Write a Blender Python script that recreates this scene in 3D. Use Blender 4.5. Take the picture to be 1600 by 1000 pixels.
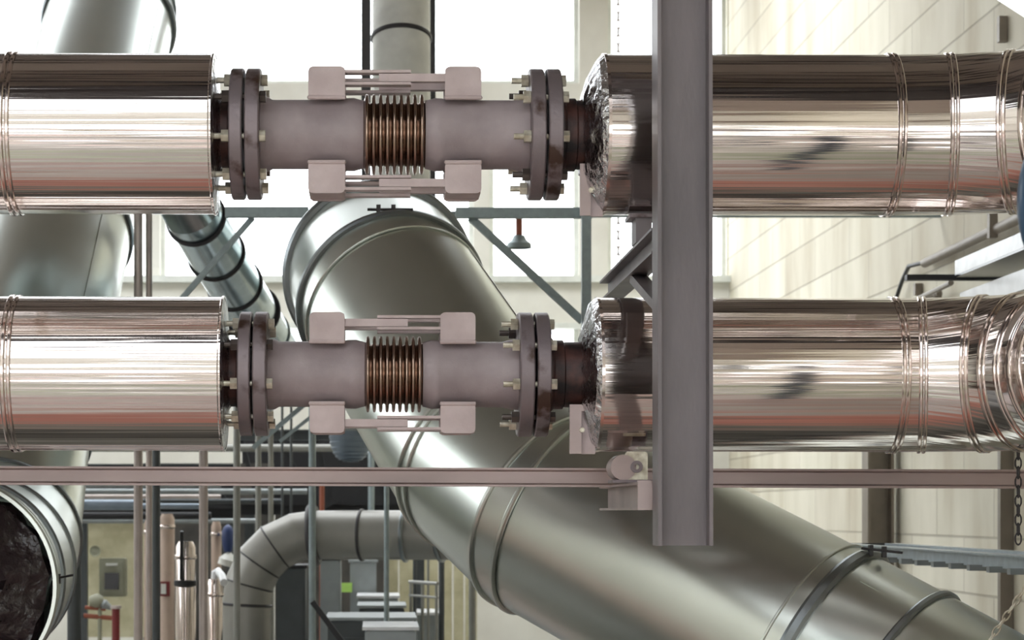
import bpy, bmesh, math, random
from mathutils import Vector, Matrix
for o in list(bpy.data.objects): bpy.data.objects.remove(o, do_unlink=True)
C = bpy.context.scene
COL = C.collection
PI = math.pi
random.seed(7)
# ---------------------------------------------------------------- camera
F = 3500.0            # focal length in pixels of a 1600 wide frame
CZ = 1.6
cam_d = bpy.data.cameras.new('camera'); cam = bpy.data.objects.new('camera', cam_d); COL.objects.link(cam)
cam.location = (0, 0, CZ); cam.rotation_euler = (PI/2, 0, 0)
cam_d.sensor_width = 36; cam_d.lens = F/1600*36
cam_d.shift_x = 210/1600; cam_d.shift_y = 300/1600
cam_d.clip_start = .05; cam_d.clip_end = 300
cam_d.dof.use_dof = True; cam_d.dof.focus_distance = 7.1; cam_d.dof.aperture_fstop = 7.0
C.camera = cam
# ---------------------------------------------------------------- daylight and exposure
w = bpy.data.worlds.new('daylight'); C.world = w; w.use_nodes = True
bg = w.node_tree.nodes['Background']; bg.inputs[0].default_value = (0.93, .97, 1.0, 1); bg.inputs[1].default_value = 5.2
C.view_settings.view_transform = 'Standard'; C.view_settings.look = 'None'
C.view_settings.gamma = 1; C.view_settings.exposure = 0.0; C.view_settings.use_curve_mapping = False
def area(name, loc, rot, sx, sy, power, col=(1, 1, 1)):
    d = bpy.data.lights.new(name, 'AREA'); d.shape = 'RECTANGLE'; d.size = sx; d.size_y = sy; d.energy = power; d.color = col
    o = bpy.data.objects.new(name, d); COL.objects.link(o); o.location = loc; o.rotation_euler = rot; return o
HALL_X0, HALL_X1, HALL_Y0, HALL_Y1, HALL_Z = -9.0, 3.77, -7.0, 24.0, 8.0
# ---------------------------------------------------------------- helpers
def P(px, py, Y): return Vector(((px-590)/F*Y, Y, CZ+(800-py)/F*Y))
ORG = {}
def tag(o, label=None, cat=None, group=None, kind=None):
    if label: o['label'] = label
    if cat: o['category'] = cat
    if group: o['group'] = group
    if kind: o['kind'] = kind
    return o
def thing(name, loc, label, cat, group=None):
    o = bpy.data.objects.new(name, None); COL.objects.link(o); o.empty_display_size = .1
    o.location = loc; ORG[o.name] = Vector(loc); return tag(o, label, cat, group)
def obj(name, bm, mat, parent=None, sharp=.55, loc=None, label=None):
    """link one bmesh as one object; geometry is given in world coordinates"""
    org = ORG[parent.name] if parent else (Vector(loc) if loc is not None else None)
    if org is None:
        xs = [v.co for v in bm.verts]
        org = Vector(((min(v.x for v in xs)+max(v.x for v in xs))/2, (min(v.y for v in xs)+max(v.y for v in xs))/2, min(v.z for v in xs)))
    bmesh.ops.translate(bm, vec=-org, verts=bm.verts)
    bmesh.ops.recalc_face_normals(bm, faces=bm.faces)
    for f in bm.faces: f.smooth = True
    for e in bm.edges:
        if len(e.link_faces) != 2 or e.calc_face_angle(0) > sharp: e.smooth = False
    me = bpy.data.meshes.new(name); bm.to_mesh(me); bm.free()
    o = bpy.data.objects.new(name, me); COL.objects.link(o)
    if mat: me.materials.append(mat)
    if parent: o.parent = parent
    else: o.location = org
    if label: o['label'] = label
    ORG[o.name] = org
    return o
def B(): return bmesh.new()
def prism(bm, a, b, poly, up=Vector((0, 0, 1))):
    """extrude 2D polygon (u sideways, v up) from a to b"""
    a = Vector(a); b = Vector(b); d = (b-a).normalized()
    u = d.cross(up).normalized(); v = u.cross(d).normalized()
    A = [bm.verts.new(a+u*p[0]+v*p[1]) for p in poly]; Bv = [bm.verts.new(b+u*p[0]+v*p[1]) for p in poly]
    n = len(poly)
    for i in range(n): bm.faces.new((A[i], A[(i+1) % n], Bv[(i+1) % n], Bv[i]))
    bm.faces.new(A[::-1]); bm.faces.new(Bv); return bm
def rect(w, h, ou=0, ov=0): return [(-w/2+ou, -h/2+ov), (w/2+ou, -h/2+ov), (w/2+ou, h/2+ov), (-w/2+ou, h/2+ov)]
def hsec(w, h, tf, tw):
    return [(-w/2, -h/2), (w/2, -h/2), (w/2, -h/2+tf), (tw/2, -h/2+tf), (tw/2, h/2-tf), (w/2, h/2-tf), (w/2, h/2), (-w/2, h/2), (-w/2, h/2-tf), (-tw/2, h/2-tf), (-tw/2, -h/2+tf), (-w/2, -h/2+tf)]
def csec(w, h, t):      # channel, web at +u side, open to -u
    return [(-w/2, -h/2), (w/2, -h/2), (w/2, h/2), (-w/2, h/2), (-w/2, h/2-t), (w/2-t, h/2-t), (w/2-t, -h/2+t), (-w/2, -h/2+t)]
def box(bm, c, s):
    c = Vector(c); x, y, z = s[0]/2, s[1]/2, s[2]/2
    return prism(bm, c-Vector((0, y, 0)), c+Vector((0, y, 0)), [(-x, -z), (x, -z), (x, z), (-x, z)])
def rbox(bm, c, s, r):  # box with rounded corners in the x-z face
    c = Vector(c); x, y, z = s[0]/2, s[1]/2, s[2]/2; poly = []
    for (cx, cz, a0) in ((x-r, -z+r, -90), (x-r, z-r, 0), (-x+r, z-r, 90), (-x+r, -z+r, 180)):
        for k in range(5):
            a = math.radians(a0+k*22.5); poly.append((cx+r*math.cos(a), cz+r*math.sin(a)))
    return prism(bm, c-Vector((0, y, 0)), c+Vector((0, y, 0)), poly)
def frame(d):
    d = Vector(d).normalized(); up = Vector((0, 0, 1)) if abs(d.z) < .95 else Vector((0, 1, 0))
    u = d.cross(up).normalized(); v = u.cross(d).normalized(); return d, u, v
def lathe(bm, o, d, prof, seg=48, close=False, ph=0):
    o = Vector(o); d, u, v = frame(d); rings = []
    for (s, r) in prof:
        if r < 1e-6: rings.append([bm.verts.new(o+d*s)])
        else: rings.append([bm.verts.new(o+d*s+(u*math.cos(2*PI*k/seg+ph)+v*math.sin(2*PI*k/seg+ph))*r) for k in range(seg)])
    pairs = list(zip(rings, rings[1:]))+([(rings[-1], rings[0])] if close else [])
    for a, b in pairs:
        for k in range(seg):
            k2 = (k+1) % seg
            if len(a) == 1 and len(b) == 1: continue
            if len(a) == 1: bm.faces.new((a[0], b[k], b[k2]))
            elif len(b) == 1: bm.faces.new((a[k], a[k2], b[0]))
            else: bm.faces.new((a[k], a[k2], b[k2], b[k]))
    return bm
def rod(bm, a, b, r, seg=16, r2=None):
    a = Vector(a); b = Vector(b); L = (b-a).length; r2 = r if r2 is None else r2
    return lathe(bm, a, b-a, [(0, 0), (0, r), (L, r2), (L, 0)], seg)
def hexn(bm, a, b, r): return rod(bm, a, b, r, 6)
def sweep(bm, pts, r, seg=48, caps=True, tan0=None, tan1=None):
    pts = [Vector(p) for p in pts]; n = len(pts); rings = []; u = None
    for i, p in enumerate(pts):
        t = (pts[min(i+1, n-1)]-pts[i]).normalized() if i < n-1 else Vector()
        t0 = (pts[i]-pts[i-1]).normalized() if i else t
        if i == n-1: t = t0
        d = (t+t0).normalized()
        if i == 0 and tan0: d = Vector(tan0).normalized()
        if i == n-1 and tan1: d = Vector(tan1).normalized()
        if u is None: _, u, _ = frame(d)
        u = (u-d*u.dot(d)).normalized(); v = u.cross(d)
        ri = r[i] if isinstance(r, (list, tuple)) else r
        k_ = 1/max(.6, math.cos(t.angle(t0)/2)) if 0 < i < n-1 else 1
        ax = (t-t0); ax = (ax-d*ax.dot(d))
        ring = []
        for k in range(seg):
            q = (u*math.cos(2*PI*k/seg)+v*math.sin(2*PI*k/seg))*ri
            if ax.length > 1e-6:
                an = ax.normalized(); q = q+an*(q.dot(an))*(k_-1)
            ring.append(bm.verts.new(p+q))
        rings.append(ring)
    for a, b in zip(rings, rings[1:]):
        for k in range(seg):
            k2 = (k+1) % seg; bm.faces.new((a[k], a[k2], b[k2], b[k]))
    if caps:
        bm.faces.new(rings[0][::-1]); bm.faces.new(rings[-1])
    return bm
def band(bm, o, d, r, wd=.012, h=.008, seg=64):
    """rounded raised band around a round duct at o, axis d"""
    return lathe(bm, o, d, [(-wd/2, r-.002), (-wd/2, r+h*.6), (-wd*.25, r+h), (wd*.25, r+h), (wd/2, r+h*.6), (wd/2, r-.002)], seg, close=True)
# ---------------------------------------------------------------- materials
def srgb(r, g, b):
    f = lambda c: c/255/12.92 if c/255 <= .04045 else ((c/255+.055)/1.055)**2.4
    return (f(r), f(g), f(b), 1)
class NT:
    def __init__(s, name):
        s.m = bpy.data.materials.new(name); s.m.use_nodes = True; s.t = s.m.node_tree; s.b = s.t.nodes['Principled BSDF']
    def n(s, typ, **kw):
        o = s.t.nodes.new(typ)
        for k, v in kw.items():
            if k in o.inputs: o.inputs[k].default_value = v
            else: setattr(o, k, v)
        return o
    def l(s, a, b): s.t.links.new(a, b)
    def ramp(s, fac, stops):
        r = s.n('ShaderNodeValToRGB'); e = r.color_ramp.elements
        while len(e) < len(stops): e.new(.5)
        for i, (p, c) in enumerate(stops): e[i].position = p; e[i].color = c if len(c) == 4 else (*c, 1)
        s.l(fac, r.inputs[0]); return r.outputs[0]
    def math(s, op, a, b=None):
        m = s.n('ShaderNodeMath', operation=op)
        for i, x in enumerate((a, b)):
            if x is None: continue
            if isinstance(x, (int, float)): m.inputs[i].default_value = x
            else: s.l(x, m.inputs[i])
        return m.outputs[0]
def mat(name, col, rough=.5, metal=0.0, col2=None, nscale=8, bump=0, bscale=40, stretch=(1, 1, 1), spec=None, contrast=(.35, .65), rough2=None):
    t = NT(name); tc = t.n('ShaderNodeTexCoord'); mp = t.n('ShaderNodeMapping'); mp.inputs['Scale'].default_value = stretch
    t.l(tc.outputs['Object'], mp.inputs[0])
    nz = t.n('ShaderNodeTexNoise'); nz.inputs['Scale'].default_value = nscale; nz.inputs['Detail'].default_value = 6
    t.l(mp.outputs[0], nz.inputs['Vector'])
    if col2 is None: col2 = tuple(c*.86 for c in col[:3])+(1,)
    t.l(t.ramp(nz.outputs[0], [(contrast[0], col2), (contrast[1], col)]), t.b.inputs['Base Color'])
    t.b.inputs['Roughness'].default_value = rough; t.b.inputs['Metallic'].default_value = metal
    if rough2 is not None:
        mr = t.n('ShaderNodeMapRange'); mr.inputs['To Min'].default_value = rough2; mr.inputs['To Max'].default_value = rough
        t.l(nz.outputs[0], mr.inputs[0]); t.l(mr.outputs[0], t.b.inputs['Roughness'])
    if spec is not None: t.b.inputs['Specular IOR Level'].default_value = spec
    if bump:
        n2 = t.n('ShaderNodeTexNoise'); n2.inputs['Scale'].default_value = bscale; n2.inputs['Detail'].default_value = 4; t.l(mp.outputs[0], n2.inputs['Vector'])
        bp = t.n('ShaderNodeBump'); bp.inputs['Strength'].default_value = 1; bp.inputs['Distance'].default_value = bump
        t.l(n2.outputs[0], bp.inputs['Height']); t.l(bp.outputs[0], t.b.inputs['Normal'])
    return t.m
def sheet_steel(name, col, rough, k_ang=9, dist=.003, xs=.35, blotch=0.0):
    """bright rolled sheet: long faint ripples along the pipe (local x), fine brushing"""
    t = NT(name); tc = t.n('ShaderNodeTexCoord'); sp = t.n('ShaderNodeSeparateXYZ'); t.l(tc.outputs['Object'], sp.inputs[0])
    ny = t.math('MULTIPLY', sp.outputs[1], -1.0); an = t.math('ARCTAN2', sp.outputs[2], ny)
    cb = t.n('ShaderNodeCombineXYZ'); t.l(t.math('MULTIPLY', sp.outputs[0], xs), cb.inputs[0]); t.l(t.math('MULTIPLY', an, k_ang), cb.inputs[1])
    nz = t.n('ShaderNodeTexNoise'); nz.inputs['Scale'].default_value = 1; nz.inputs['Detail'].default_value = 2.5; nz.inputs['Roughness'].default_value = .45; t.l(cb.outputs[0], nz.inputs['Vector'])
    bp = t.n('ShaderNodeBump'); bp.inputs['Strength'].default_value = 1; bp.inputs['Distance'].default_value = dist
    t.l(nz.outputs[0], bp.inputs['Height']); t.l(bp.outputs[0], t.b.inputs['Normal'])
    t.b.inputs['Base Color'].default_value = col; t.b.inputs['Metallic'].default_value = 1; t.b.inputs['Roughness'].default_value = rough
    return t.m
M = {}
M['steel'] = sheet_steel('polished_jacket', srgb(222, 214, 210), .09, k_ang=11, dist=.0036)
M['steel_band'] = mat('jacket_band', srgb(225, 212, 206), .13, 1)
M['foil'] = mat('crumpled_foil', srgb(225, 225, 228), .16, 1, bump=.02, bscale=22)
M['galv'] = mat('galvanised_duct', srgb(208, 213, 207), .33, 1, col2=srgb(198, 204, 198), nscale=3, rough2=.27, contrast=(.2, .8))
M['galv_blue'] = mat('galvanised_spiral', srgb(190, 205, 210), .22, 1, nscale=14)
M['galv_ring'] = mat('duct_ring', srgb(140, 146, 148), .35, 1)
M['galv_bar'] = mat('galvanised_bar', srgb(150, 162, 164), .5, .6, nscale=30)
M['primer'] = mat('mauve_primer', srgb(164, 152, 154), .5, 0, col2=srgb(142, 129, 132), nscale=7, bump=.0006, bscale=160)
M['primer_tab'] = mat('primer_plate', srgb(196, 180, 179), .5, 0, col2=srgb(180, 163, 162), nscale=12, bump=.0005, bscale=120)
M['flange'] = mat('flange_steel', srgb(126, 115, 118), .42, .35, col2=srgb(66, 46, 38), nscale=9, bump=.0012, bscale=60, contrast=(.36, .47))
M['dark_pipe'] = mat('dark_rusty_pipe', srgb(84, 52, 46), .5, .2, col2=srgb(28, 24, 26), nscale=14, bump=.002, bscale=50)
M['bellows'] = mat('bellows_steel', srgb(168, 146, 132), .24, 1, nscale=3)
M['nut'] = mat('zinc_nut', srgb(226, 222, 206), .35, .5, col2=srgb(176, 166, 146), nscale=30)
M['stud'] = mat('dark_stud', srgb(92, 84, 80), .4, .7)
M['column'] = mat('column_paint', srgb(122, 114, 116), .42, .1, col2=srgb(100, 94, 96), nscale=5, stretch=(1, 1, .3), bump=.0006, bscale=90)
M['rail'] = mat('rail_paint', srgb(176, 158, 154), .36, .25, col2=srgb(150, 134, 131), nscale=4, stretch=(.4, 1, 1))
M['black'] = mat('black_wrap', srgb(40, 30, 34), .22, 0, bump=.03, bscale=9)
M['dark'] = mat('dark_steel', srgb(62, 60, 62), .5, .3)
M['white'] = mat('white_paint', srgb(226, 226, 220), .5)
def floor_mat():
    t = NT('reflection_band_floor'); tc = t.n('ShaderNodeTexCoord'); sp = t.n('ShaderNodeSeparateXYZ'); t.l(tc.outputs['Object'], sp.inputs[0])
    y = t.math('ADD', t.math('MULTIPLY', sp.outputs[1], 1/31), .5)
    f = lambda Y: (Y+7.0)/31
    cream, pink, salmon, dark, grey = srgb(216, 208, 200), srgb(208, 180, 172), srgb(220, 152, 136), srgb(84, 82, 78), srgb(150, 148, 140)
    st = [(0, cream), (f(-2.2), pink), (f(-1), grey), (f(-.2), cream), (f(1.7), grey), (f(2.2), cream), (f(3.9), srgb(190, 196, 170)), (f(4.3), cream), (f(5.3), pink), (f(5.9), cream), (f(6.75), salmon), (f(7.3), grey), (f(7.8), dark), (f(9.3), grey), (f(10.2), pink), (f(11), dark), (f(14), grey)]  # unseen floor's colour bands, made up for the stripes reflected in the jackets
    r = t.ramp(y, st); r.node.color_ramp.interpolation = 'EASE'
    nz = t.n('ShaderNodeTexNoise'); nz.inputs['Scale'].default_value = .9; nz.inputs['Detail'].default_value = 6; t.l(tc.outputs['Object'], nz.inputs['Vector'])
    mx = t.n('ShaderNodeMix', data_type='RGBA', blend_type='MULTIPLY'); mx.inputs[0].default_value = 1
    t.l(r, mx.inputs[6]); t.l(t.ramp(nz.outputs[0], [(.35, (.75, .75, .75)), (.6, (1, 1, 1))]), mx.inputs[7]); t.l(mx.outputs[2], t.b.inputs['Base Color']); t.b.inputs['Roughness'].default_value = .35
    return t.m
M['floor'] = floor_mat()
M['ceil'] = mat('dark_ceiling', srgb(160, 148, 140), .7, 0, nscale=1)
M['beam_dark'] = mat('roof_steel', srgb(50, 44, 46), .5, .2)
M['beige'] = mat('beige_wall', srgb(226, 224, 215), .8, 0, col2=srgb(214, 211, 201), nscale=2)
M['frame'] = mat('window_frame', srgb(226, 229, 222), .5)
def block_wall():
    t = NT('block_wall'); tc = t.n('ShaderNodeTexCoord'); sp = t.n('ShaderNodeSeparateXYZ'); t.l(tc.outputs['Object'], sp.inputs[0])
    cb = t.n('ShaderNodeCombineXYZ'); t.l(sp.outputs[1], cb.inputs[0]); t.l(sp.outputs[2], cb.inputs[1])
    br = t.n('ShaderNodeTexBrick'); t.l(cb.outputs[0], br.inputs['Vector'])
    for k, v in (('Scale', 1.0), ('Mortar Size', .008), ('Mortar Smooth', .3), ('Bias', 0), ('Brick Width', 1.4), ('Row Height', .36)): br.inputs[k].default_value = v
    br.inputs['Color1'].default_value = srgb(226, 222, 208); br.inputs['Color2'].default_value = srgb(214, 208, 194); br.inputs['Mortar'].default_value = srgb(190, 184, 170)
    mp = t.n('ShaderNodeMapping'); mp.inputs['Scale'].default_value = (1, 1.1, .4); t.l(tc.outputs['Object'], mp.inputs[0])
    nz = t.n('ShaderNodeTexNoise'); nz.inputs['Scale'].default_value = 1.6; nz.inputs['Detail'].default_value = 7; t.l(mp.outputs[0], nz.inputs['Vector'])
    st = t.ramp(nz.outputs[0], [(.3, srgb(214, 206, 190)), (.5, srgb(240, 238, 230)), (.7, srgb(255, 253, 248))])
    mx = t.n('ShaderNodeMix', data_type='RGBA', blend_type='MULTIPLY'); mx.inputs[0].default_value = .9
    t.l(br.outputs[0], mx.inputs[6]); t.l(st, mx.inputs[7]); t.l(mx.outputs[2], t.b.inputs['Base Color'])
    t.b.inputs['Roughness'].default_value = .8
    bp = t.n('ShaderNodeBump'); bp.inputs['Distance'].default_value = .01; bp.inputs['Strength'].default_value = 1; bp.invert = True
    t.l(br.outputs['Fac'], bp.inputs['Height']); t.l(bp.outputs[0], t.b.inputs['Normal'])
    return t.m
M['block'] = block_wall()
def pane_mat():
    t = NT('window_glass'); out = [n for n in t.t.nodes if n.type == 'OUTPUT_MATERIAL'][0]
    tr = t.n('ShaderNodeBsdfTransparent'); gl = t.n('ShaderNodeBsdfGlossy'); gl.inputs['Roughness'].default_value = .02
    mx = t.n('ShaderNodeMixShader'); mx.inputs[0].default_value = .06
    t.l(tr.outputs[0], mx.inputs[1]); t.l(gl.outputs[0], mx.inputs[2]); t.l(mx.outputs[0], out.inputs[0]); return t.m
M['glass'] = pane_mat()
# ================================================================ THE HALL
def struct(name, bm, m, **kw):
    o = obj(name, bm, m, **kw); o['kind'] = 'structure'; return o
X0, X1, Y0, Y1, HZ = HALL_X0, HALL_X1, HALL_Y0, HALL_Y1, HALL_Z
b = B(); box(b, ((X0+X1)/2, (Y0+Y1)/2, -.1), (X1-X0+1, Y1-Y0+1, .2)); struct('floor', b, M['floor'], loc=((X0+X1)/2, (Y0+Y1)/2, 0))
b = B(); box(b, (X1+.15, (Y0+Y1)/2+.3, HZ/2), (.3, Y1-Y0+1.2, HZ)); struct('wall_right', b, M['block'])
b = B(); LY0, LY1 = 8.0, 19.0  # window openings out of view, added to brighten the hall and the ducts
for (y0, y1, z0, z1) in ((Y0-.5, LY0, 0, HZ), (LY1, Y1+.5, 0, HZ), (LY0, LY1, 0, 3.2), (LY0, LY1, 6.2, HZ), (10.6, 11.6, 3.2, 6.2), (14.2, 15.4, 3.2, 6.2)): box(b, (X0-.15, (y0+y1)/2, (z0+z1)/2), (.3, y1-y0, z1-z0))
struct('wall_left', b, M['beige'])
def zz(py): return CZ+(800-py)/F*Y1
def xx(px): return (px-590)/F*Y1
b = B()
def wp(x0, x1, z0, z1, y=Y1, t=.3): box(b, ((x0+x1)/2, y+t/2, (z0+z1)/2), (x1-x0, t, z1-z0))
wp(X0, X1, 0, zz(622)); wp(X0, X1, zz(507), zz(440)); wp(X0, X1, zz(160), zz(130)); wp(X0, X1, 7.7, HZ)
wins = []
rows = [(zz(622), zz(507), [(X0, xx(560)), (xx(585), xx(905)), (xx(950), X1-.02)]), (zz(440), zz(160), [(X0, xx(232)), (xx(250), xx(740)), (xx(765), xx(905)), (xx(950), xx(1137))]), (zz(130), 7.7, [(X0, xx(905)), (xx(950), xx(1137))])]
for z0, z1, spans in rows:
    for (a, c), (a2, c2) in zip(spans, spans[1:]): wp(c, a2, z0, z1)
struct('wall_back', b, M['beige'])
b = B()
box(b, ((X0+X1)/2, Y1-.04, zz(437)), (X1-X0, .12, .07)); box(b, ((X0+X1)/2, Y1-.04, zz(507)-.02), (X1-X0, .12, .06)); struct('trim_1', b, M['frame'])
k = 1
for z0, z1, spans in rows:
    for (a, c) in spans:
        r = thing('window_%d' % k, ((a+c)/2, Y1+.15, z0), None, None); r['kind'] = 'structure'; k += 1
        b = B(); f = .05
        box(b, ((a+c)/2, Y1+.15, z0+f/2), (c-a, .08, f)); box(b, ((a+c)/2, Y1+.15, z1-f/2), (c-a, .08, f))
        box(b, (a+f/2, Y1+.15, (z0+z1)/2), (f, .08, z1-z0-2*f)); box(b, (c-f/2, Y1+.15, (z0+z1)/2), (f, .08, z1-z0-2*f))
        obj('window_frame', b, M['frame'], r)
        b = B(); box(b, ((a+c)/2, Y1+.15, (z0+z1)/2), (c-a-2*f, .01, z1-z0-2*f)); obj('pane', b, M['glass'], r)
# wall behind the camera with a strip of windows, and the roof with a long skylight
b = B()
wp(X0, X1, 0, 1.3, Y0-.3); wp(X0, X1, 3.6, HZ, Y0-.3)
for x in (-9, -6.6, -4.2, -1.8, .6, 3.0): wp(x, x+.5, 1.3, 3.6, Y0-.3)
struct('wall_front', b, M['beige'])
SKX0, SKX1, SKY0, SKY1 = -8.5, 1.6, -6.9, 1.6
b = B()
def cp(x0, x1, y0, y1): box(b, ((x0+x1)/2, (y0+y1)/2, HZ+.1), (x1-x0, y1-y0, .2))
cp(X0-.3, X1+.3, Y0-.3, SKY0); cp(X0-.3, SKX0, SKY0, SKY1); cp(SKX1, X1+.3, SKY0, SKY1); cp(X0-.3, X1+.3, SKY1, 16.5); cp(X0-.3, X1+.3, 21.5, Y1+.3); cp(X0-.3, -7, 16.5, 21.5); cp(3, X1+.3, 16.5, 21.5)  # the far roof opening is unseen, added for more light in the hall
struct('ceiling', b, M['ceil'])
b = B()
for y in (-6.2, -5.1, -4.6, -3.7, -2.9, -2.1, -1.5, -1.1, -.5, -.1, .3, .65, 1.1): box(b, ((SKX0+SKX1)/2, y, HZ-.05), (SKX1-SKX0, random.choice((.05, .09, .16)), .12))
struct('trim_2', b, M['beam_dark'])
# dark girders and slab out of view, added for the jackets' black reflection band
b = B()
for y in (2.6, 4.5): prism(b, (X0, y, HZ-.5), (X1, y, HZ-.5), hsec(.7, .6, .03, .03))
box(b, ((X0+X1)/2, 3.55, HZ-.82), (X1-X0, 2.6, .06)); struct('trim_4', b, M['beam_dark'])
b = B()
for y in (6.6, 9.6, 12.4, 16.5, 21.5): prism(b, (X0, y, HZ-.3), (X1, y, HZ-.3), hsec(.25, .5, .03, .03))
struct('trim_3', b, M['beam_dark'])
# ================================================================ THE TWO PIPE LINES
def jacket_left(name, py, Y, pxe, rj, lbl, band_px):
    a = P(-260, py[0], Y); e = P(pxe, py[1], Y); d = (e-a).normalized()
    t = thing('insulated_pipe', a, lbl, 'pipe')
    L = (e-a).length
    b = B(); lathe(b, a, d, [(-3.2, 0), (-3.2, rj), (L, rj), (L+.004, rj+.004), (L+.010, rj+.004), (L+.010, rj-.004)], 96); obj('jacket', b, M['steel'], t)
    b = B(); lathe(b, a, d, [(L+.008, rj-.002), (L+.012, rj-.02), (L+.02, .125), (L+.03, .11)], 64); obj('end_cap', b, M['foil'], t)
    q = P(band_px, (py[0]+py[1])/2, Y); s = (q-a).dot(d); o = a+d*s
    b = B(); band(b, o-d*.009, d, rj, .016, .007, 96); band(b, o+d*.011, d, rj, .014, .006, 96); obj('seam_band', b, M['steel_band'], t)
    return t, a, d
def half_flange(t, o, d, x0, x1, R, lab='flange'):
    """disc from x0 to x1 (distance along d)"""
    b = B(); c = .004 if x1 > x0 else -.004
    lathe(b, o, d, [(x0, .10), (x0, R-.004), (x0+c, R), (x1-c, R), (x1, R-.004), (x1, .10)], 72, close=True)
    return obj(lab, b, M['flange'], t)
PR, FR, BC = .1095, .2075, .170
def line(py0, py1, Y, rj, px_le, px_lf, px_rf, px_re, lab, ph, strap_swap, tab, bell, band_l):
    tl, a, d = jacket_left('', (py0, py0+.25*(py1-py0)), Y, px_le, rj, 'polished steel clad pipe section ending at bolted flanges, left side, '+lab, band_l)
    A = P(-260, py0, Y)
    s = lambda px: (P(px, 0, Y)-P(-260, 0, Y)).x/d.x
    f0, f1, f2, f3 = [s(v) for v in px_lf]; g0, g1, g2, g3 = [s(v) for v in px_rf]
    pt = lambda sv: a+d*sv
    # bare dark stub and its flange, part of the left section
    b = B(); lathe(b, a, d, [(s(px_le)-.03, PR), (f0-.01, PR), (f0, PR+.02), (f0+.002, PR+.02)], 48); obj('bare_pipe', b, M['dark_pipe'], tl)
    half_flange(tl, a, d, f0, f1, FR)
    # expansion joint
    t = thing('expansion_joint', pt(s(600)), 'mauve painted bellows expansion joint with hinge plates, '+lab, 'expansion joint')
    half_flange(t, a, d, f2, f3, FR); half_flange(t, a, d, g0, g1, FR)
    b0, b1 = s(bell[0]), s(bell[1])
    b = B(); lathe(b, a, d, [(f3-.002, .118), (f3+.02, .118), (f3+.035, PR), (b0-.075, PR), (b0-.06, PR+.005), (b0-.03, PR+.006), (b0-.012, PR+.001), (b0, PR-.002)], 72); obj('pipe_body', b, M['primer'], t)
    b = B(); lathe(b, a, d, [(b1, PR-.002), (b1+.012, PR+.001), (b1+.03, PR+.006), (b1+.055, PR+.005), (b1+.065, PR), (g0-.05, PR), (g0-.02, .118), (g0+.002, .118)], 72); obj('pipe_body', b, M['primer'], t)
    n = 9; prof = []; wv = (b1-b0)/n
    for i in range(n):
        c = b0+wv*(i+.5)
        for k in range(-4, 5):
            an = k/4*PI/2; prof.append((c+math.sin(an)*wv*.27, PR+.010+.008*math.cos(an) if abs(k) < 4 else PR+.008))
        prof.append((c+wv*.3, PR-.008)); prof.append((c+wv*.45, PR-.012)) if i < n-1 else None
        if i < n-1: prof.append((c+wv*.7, PR-.008))
    prof = [(b0, PR-.004)]+prof+[(b1, PR-.004)]
    b = B(); lathe(b, a, d, prof, 72); obj('bellows', b, M['bellows'], t)
    # hinge plates: rounded tabs on the crown and the belly, front row and back row
    zc = lambda sv: (a+d*sv).z
    hw = .058*7.16/Y*Y/7.16
    for side, (p0, p1) in (('L', tab[0]), ('R', tab[1])):
        for zs in (1, -1):
            sc = (s(p0)+s(p1))/2; wd = s(p1)-s(p0)
            for yo in (-.085, .085):
                z0, z1 = .098, .200
                b = B(); rbox(b, (pt(sc).x, Y+yo, zc(sc)+zs*(z0+z1)/2), (wd, .022, z1-z0), .016)
                obj('hinge_plate', b, M['primer_tab'], t)
                b = B(); lathe(b, (pt(sc).x-wd/2-.004, Y+yo-.010, zc(sc)+zs*(z0+.004)), (1, 0, 0), [(0, 0), (.004, .007), (wd+.004, .007), (wd+.008, 0)], 8)
                obj('weld_bead', b, M['primer_tab'], t)
            b = B(); box(b, (pt(sc).x, Y, zc(sc)+zs*(.190)), (wd*.97, .16, .012)); obj('cross_plate', b, M['primer_tab'], t)
    sl0, sl1 = s(tab[0][1]), s(tab[1][0]); span = sl1-sl0
    for zs in (1, -1):
        for yo in (-.07, .07):
            # paired straps from one side, single strap between them from the other
            x = [pt(sl0-.01).x, pt(sl0+span*.66).x, pt(sl0+span*.34).x, pt(sl1+.01).x]
            pair, single = ((x[0], x[1]), (x[2], x[3])) if strap_swap == 0 else ((x[2], x[3]), (x[0], x[1]))
            zb = zc(sl0)+zs*.166
            for dz in (.019, -.019):
                b = B(); box(b, ((pair[0]+pair[1])/2, Y+yo, zb+dz), (pair[1]-pair[0], .045, .009)); obj('strap', b, M['primer_tab'], t)
            b = B(); box(b, ((single[0]+single[1])/2, Y+yo-.003, zb), (single[1]-single[0], .03, .025)); obj('strap', b, M['primer_tab'], t)
    # bolts
    _, u, v = frame(d)
    for (q0, q1, sgn) in ((f0, f3, 1), (g0, g3, -1)):
        for k in range(8):
            an = ph+k*PI/4; r = v*math.sin(an)*BC+Vector((0, -1, 0))*math.cos(an)*BC
            o = pt(0)+r
            lo, hi = (q0-.045, q1+.02) if sgn > 0 else (q0-.055, q1+.016)
            mm = M['nut'] if (k*3+int(sgn)) % 4 != 1 else M['stud']
            b = B(); rod(b, o+d*lo, o+d*hi, .0095, 10); bo = obj('bolt', b, mm, t)
            b = B(); hexn(b, o+d*(q0-.024), o+d*(q0-.001), .0205); obj('nut', b, mm, bo)
            b = B(); hexn(b, o+d*(q1+.001), o+d*(q1+.02), .019); obj('bolt_head', b, mm, bo)
    return tl, t, a, d, s, pt, g2, g3
U = line(209, 213.5, 7.16, .2537, 333, (363, 383, 387, 409), (825, 847, 851, 873), 905, 'upper line', math.radians(34), 0, ((483, 540), (694, 750)), (568, 664), 25)
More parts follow.
